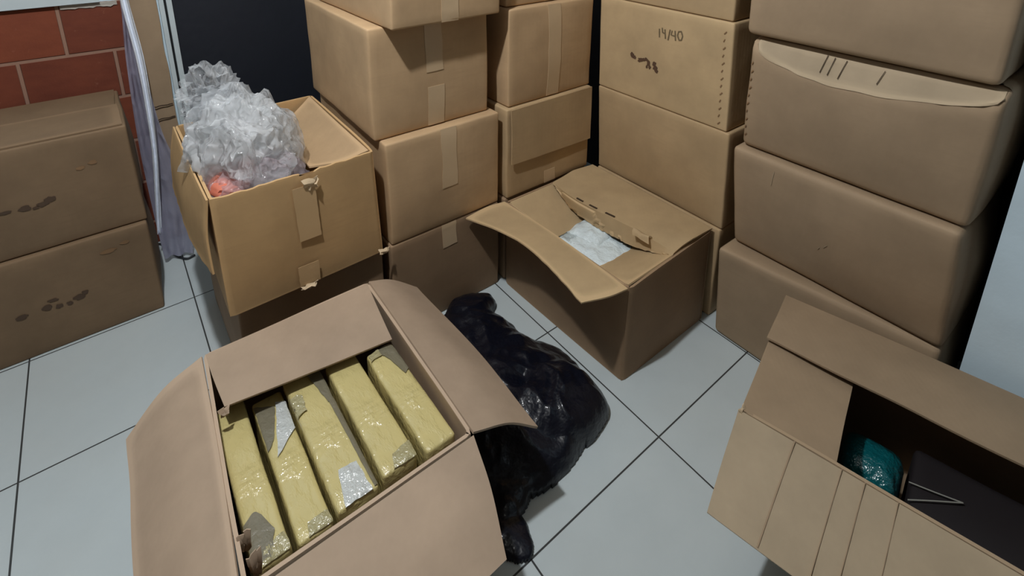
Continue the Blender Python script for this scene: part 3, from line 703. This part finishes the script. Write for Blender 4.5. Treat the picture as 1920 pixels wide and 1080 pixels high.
# crease lines across the front flap
for b0, amt in ((.235, 1), (.42, .6), (.505, .6), (.62, .4)):
    P = []
    for i in range(13):
        t = i/12; a = -.01-.41*t; z = .776-.075*(t*2) if t < .5 else .701-.10*(t*2-1)
        P.append([Vector(g(a, b0-.03*t-.003*amt, z+.0045)), Vector(g(a, b0-.03*t+.003*amt, z+.0045))])
    v, f = grid_slab(P, .008); mesh_obj('crease_line', v, f, CB_GREY, gb)
scrap(NL.x-.0, NL.y+.0, .785, .05, .04, gb, 21); 
tb = Carton(3.27, 3.53, -4.05, -3.80, .05, .50, TEAL, 'teal plastic wrapped bundle inside the long open box at the lower right', seed=111, r=.06, amp=.025, rot=.2, name='teal_bundle', cat='package', part='wrapped_block', n=18, sag=-.02)
def tube(name, pts, rad, m, parent=None, n=10, loc=None, label=None):
    pts = [Vector(p) for p in pts]; S = []; N2 = 8*(len(pts)-1)
    for i in range(N2+1): S.append(catmull(pts, i/N2))
    V = []; F = []
    for i, p in enumerate(S):
        d = (S[min(i+1, N2)]-S[max(i-1, 0)]).normalized(); a = d.orthogonal().normalized(); b = d.cross(a)
        if i and a.dot(pa) < 0: a = -a; b = -b
        if i: a = (pa-d*pa.dot(d)).normalized(); b = d.cross(a)
        pa = a
        for k in range(n):
            t = 2*math.pi*k/n; V.append(p+(a*math.cos(t)+b*math.sin(t))*rad)
    for i in range(N2):
        for k in range(n): F.append((i*n+k, i*n+(k+1) % n, (i+1)*n+(k+1) % n, (i+1)*n+k))
    F += [tuple(reversed(range(n))), tuple(N2*n+k for k in range(n))]
    return mesh_obj(name, V, F, m, parent, loc=loc, label=label)
# clear wrapped package beside it, the box's inner shade put into its colour
cp_ = Carton(3.28, 3.72, -4.62, -4.06, .05, .47, simple('shade_darkened_block', (34, 29, 31), .6), 'package in clear wrap beside the teal bundle, coloured dark as inner shade', seed=121, r=.03, amp=.01, rot=.2, name='clear_wrapped_package', cat='package', part='block')
tube('wrap_fold_glint', [(3.415, -4.066, .482), (3.45, -4.15, .486), (3.50, -4.25, .486)], .003, FOLD_GLINT, cp_.root)  # thin pale tubes imitate reflection lines on the clear wrap
tube('wrap_fold_glint', [(3.32, -4.09, .482), (3.41, -4.17, .486), (3.50, -4.25, .486)], .003, FOLD_GLINT, cp_.root)
Carton(3.11, 3.25, -4.62, -4.05, .05, .42, TEAL, 'flat teal bundle lying along the front wall of the long open box', seed=131, r=.05, amp=.015, rot=.2, name='teal_bundle', cat='package', part='wrapped_block')

# ================================================================== BLACK PLASTIC BAG
def black_bag():
    blobs = [(2.53, -1.85, .30, .45, .17), (2.5, -2.3, .46, .42, .20), (2.35, -2.55, .40, .28, .17), (2.66, -1.50, .20, .15, .20), (2.52, -1.72, .27, .24, .21), (2.48, -2.02, .36, .30, .20), (2.50, -2.30, .38, .28, .20), (2.64, -2.53, .30, .25, .30),
             (2.26, -2.50, .30, .24, .21), (2.08, -2.66, .16, .18, .12), (1.97, -2.86, .12, .15, .08), (2.25, -2.25, .3, .3, .2), (2.42, -2.66, .2, .14, .17), (2.2, -1.9, .25, .3, .14)]
    x0, x1, y0, y1 = 1.86, 3.05, -3.05, -1.36; nx, ny = 150, 210
    def Hh(x, y):
        s = 0
        wx = x+.045*noise.noise(Vector((x*5, y*5, 1)))+.012*noise.noise(Vector((x*18, y*18, 7))); wy = y+.045*noise.noise(Vector((x*5, y*5, 5)))
        for bx, by, rx, ry, h in blobs:
            d = ((wx-bx)/rx)**2+((wy-by)/ry)**2
            if d < 1: s += (h*(1-d)**.42)**3
        h = s**(1/3)*.80
        if h <= 0: return 0
        q1 = .15*noise.noise(Vector((x*3, y*3, 9)))
        rid = 1-abs(noise.noise(Vector(((x+q1)*4.5+y*1.8, (y+q1)*2.4-x*1.5, .3))))*2.6
        rid2 = 1-abs(noise.noise(Vector((x*7-y*5+q1*8, y*6+x*3, 2.3))))*2.4
        f_ = noise.noise(Vector((x*24, y*24, 4)))
        return h*(.96+.15*(rid-.5)+.07*(rid2-.5)+.006*f_)
    V = []; idx = {}; F = []
    hs = [[Hh(x0+(x1-x0)*i/nx, y0+(y1-y0)*j/ny) for j in range(ny+1)] for i in range(nx+1)]
    def vid(i, j, low):
        k = (i, j, low)
        if k not in idx:
            idx[k] = len(V); h = hs[i][j]; V.append((x0+(x1-x0)*i/nx, y0+(y1-y0)*j/ny, .004 if low else max(h, .012)))
        return idx[k]
    on = lambda i, j: 0 <= i < nx and 0 <= j < ny and min(hs[i][j], hs[i+1][j], hs[i][j+1], hs[i+1][j+1]) > .01
    for i in range(nx):
        for j in range(ny):
            if not on(i, j): continue
            F.append((vid(i, j, 0), vid(i+1, j, 0), vid(i+1, j+1, 0), vid(i, j+1, 0)))
            F.append((vid(i, j, 1), vid(i, j+1, 1), vid(i+1, j+1, 1), vid(i+1, j, 1)))
            for (di, dj, a, b) in ((-1, 0, (i, j+1), (i, j)), (1, 0, (i+1, j), (i+1, j+1)), (0, -1, (i, j), (i+1, j)), (0, 1, (i+1, j+1), (i, j+1))):
                if not on(i+di, j+dj): F.append((vid(*a, 0), vid(*a, 1), vid(*b, 1), vid(*b, 0)))
    o = mesh_obj('black_plastic_bag', V, F, BLACKBAG, loc=(2.45, -2.2, 0), angle=80)
    tag(o, 'crumpled glossy black plastic bag lying on the tiles between the two open boxes', 'bag')
black_bag()

# ================================================================== SHEETS BY THE DOOR
# brown cardboard strip leaning at the wall
sheet('cardboard_sheet', [[(.965, .955, .02), (.955, .965, 1.1), (.95, .97, 2.2), (.95, .975, 3.3)], [(1.172, .945, .02), (1.172, .95, 1.1), (1.172, .955, 2.2), (1.172, .96, 3.3)]], CB_GREY, None, thick=.012, nu=8, nv=60, amp=.009, freq=3.5, up=(0, -1, 0), seed=141, loc=(1.06, .95, 0))
tag(bpy.data.objects['cardboard_sheet'], 'tall narrow creased cardboard sheet standing between the bricks and the white door frame', 'cardboard')
for z in (1.32, 1.20):
    P = [[Vector((.99+.17*i/8, .935, z+.01*n3((i, z, 0), .7)+.005)), Vector((.99+.17*i/8, .935, z-.004+.01*n3((i, z, 0), .7)))] for i in range(9)]
    v, f = grid_slab(P, .004, (0, -1, 0)); mesh_obj('fold_line', v, f, SLIT, bpy.data.objects['cardboard_sheet'])
# hanging translucent sheet with folds + white gathered fold
def hanging(name, left, right, m, label, cat, seed, amp, freq, nz=46, nxx=26, thick=.003):
    P = []
    for i in range(nxx+1):
        row = []
        for j in range(nz+1):
            t = j/nz; a = catmull([Vector(p) for p in left], t); b = catmull([Vector(p) for p in right], t); p = a.lerp(b, i/nxx)
            p.y -= amp*(.5+.5*math.sin(i/nxx*freq+1.5*n3((0, 0, t*3), 1, seed)))+.01*n3(p, 6, seed)
            row.append(p)
        P.append(row)
    v, f = grid_slab(P, thick, (0, -1, 0)); o = mesh_obj(name, v, f, m, loc=(left[-1][0], left[-1][1], min(left[-1][2], right[-1][2])), angle=70); return tag(o, label, cat)
hanging('plastic_sheet', [(.93, .90, 2.9), (.93, .90, 2.28), (.89, .88, 1.8), (.86, .87, 1.1), (.86, .80, .5), (.87, .62, .06)],
        [(.97, .90, 2.9), (.98, .90, 2.27), (1.0, .88, 1.7), (1.04, .86, 1.1), (1.14, .78, .6), (1.08, .60, .04)], DRAPE,
        'translucent lavender plastic sheet hanging between the left stack and the open film box', 'plastic sheet', 151, .04, 14)
hanging('gathered_plastic_strip', [(.93, .84, 2.9), (.93, .84, 2.28), (.955, .80, 1.75), (.94, .76, 1.1), (.89, .71, .6), (.855, .69, .27)],
        [(.97, .84, 2.9), (.985, .84, 2.27), (1.01, .80, 1.75), (.985, .76, 1.1), (.93, .71, .6), (.888, .69, .27)], DRAPE_W,
        'narrow white gathered plastic strip hanging left of the tall cardboard sheet', 'plastic strip', 152, .03, 11)
cab = tube('cable', [(.84, .95, .015), (.88, .90, .015), (.93, .73, .015), (.985, .60, .015), (1.03, .545, .015), (1.09, .56, .015)], .009, CABLE, loc=(.9, .8, 0))
tag(cab, 'thin dark cable curving over the tiles beside the hanging plastic sheet', 'cable')
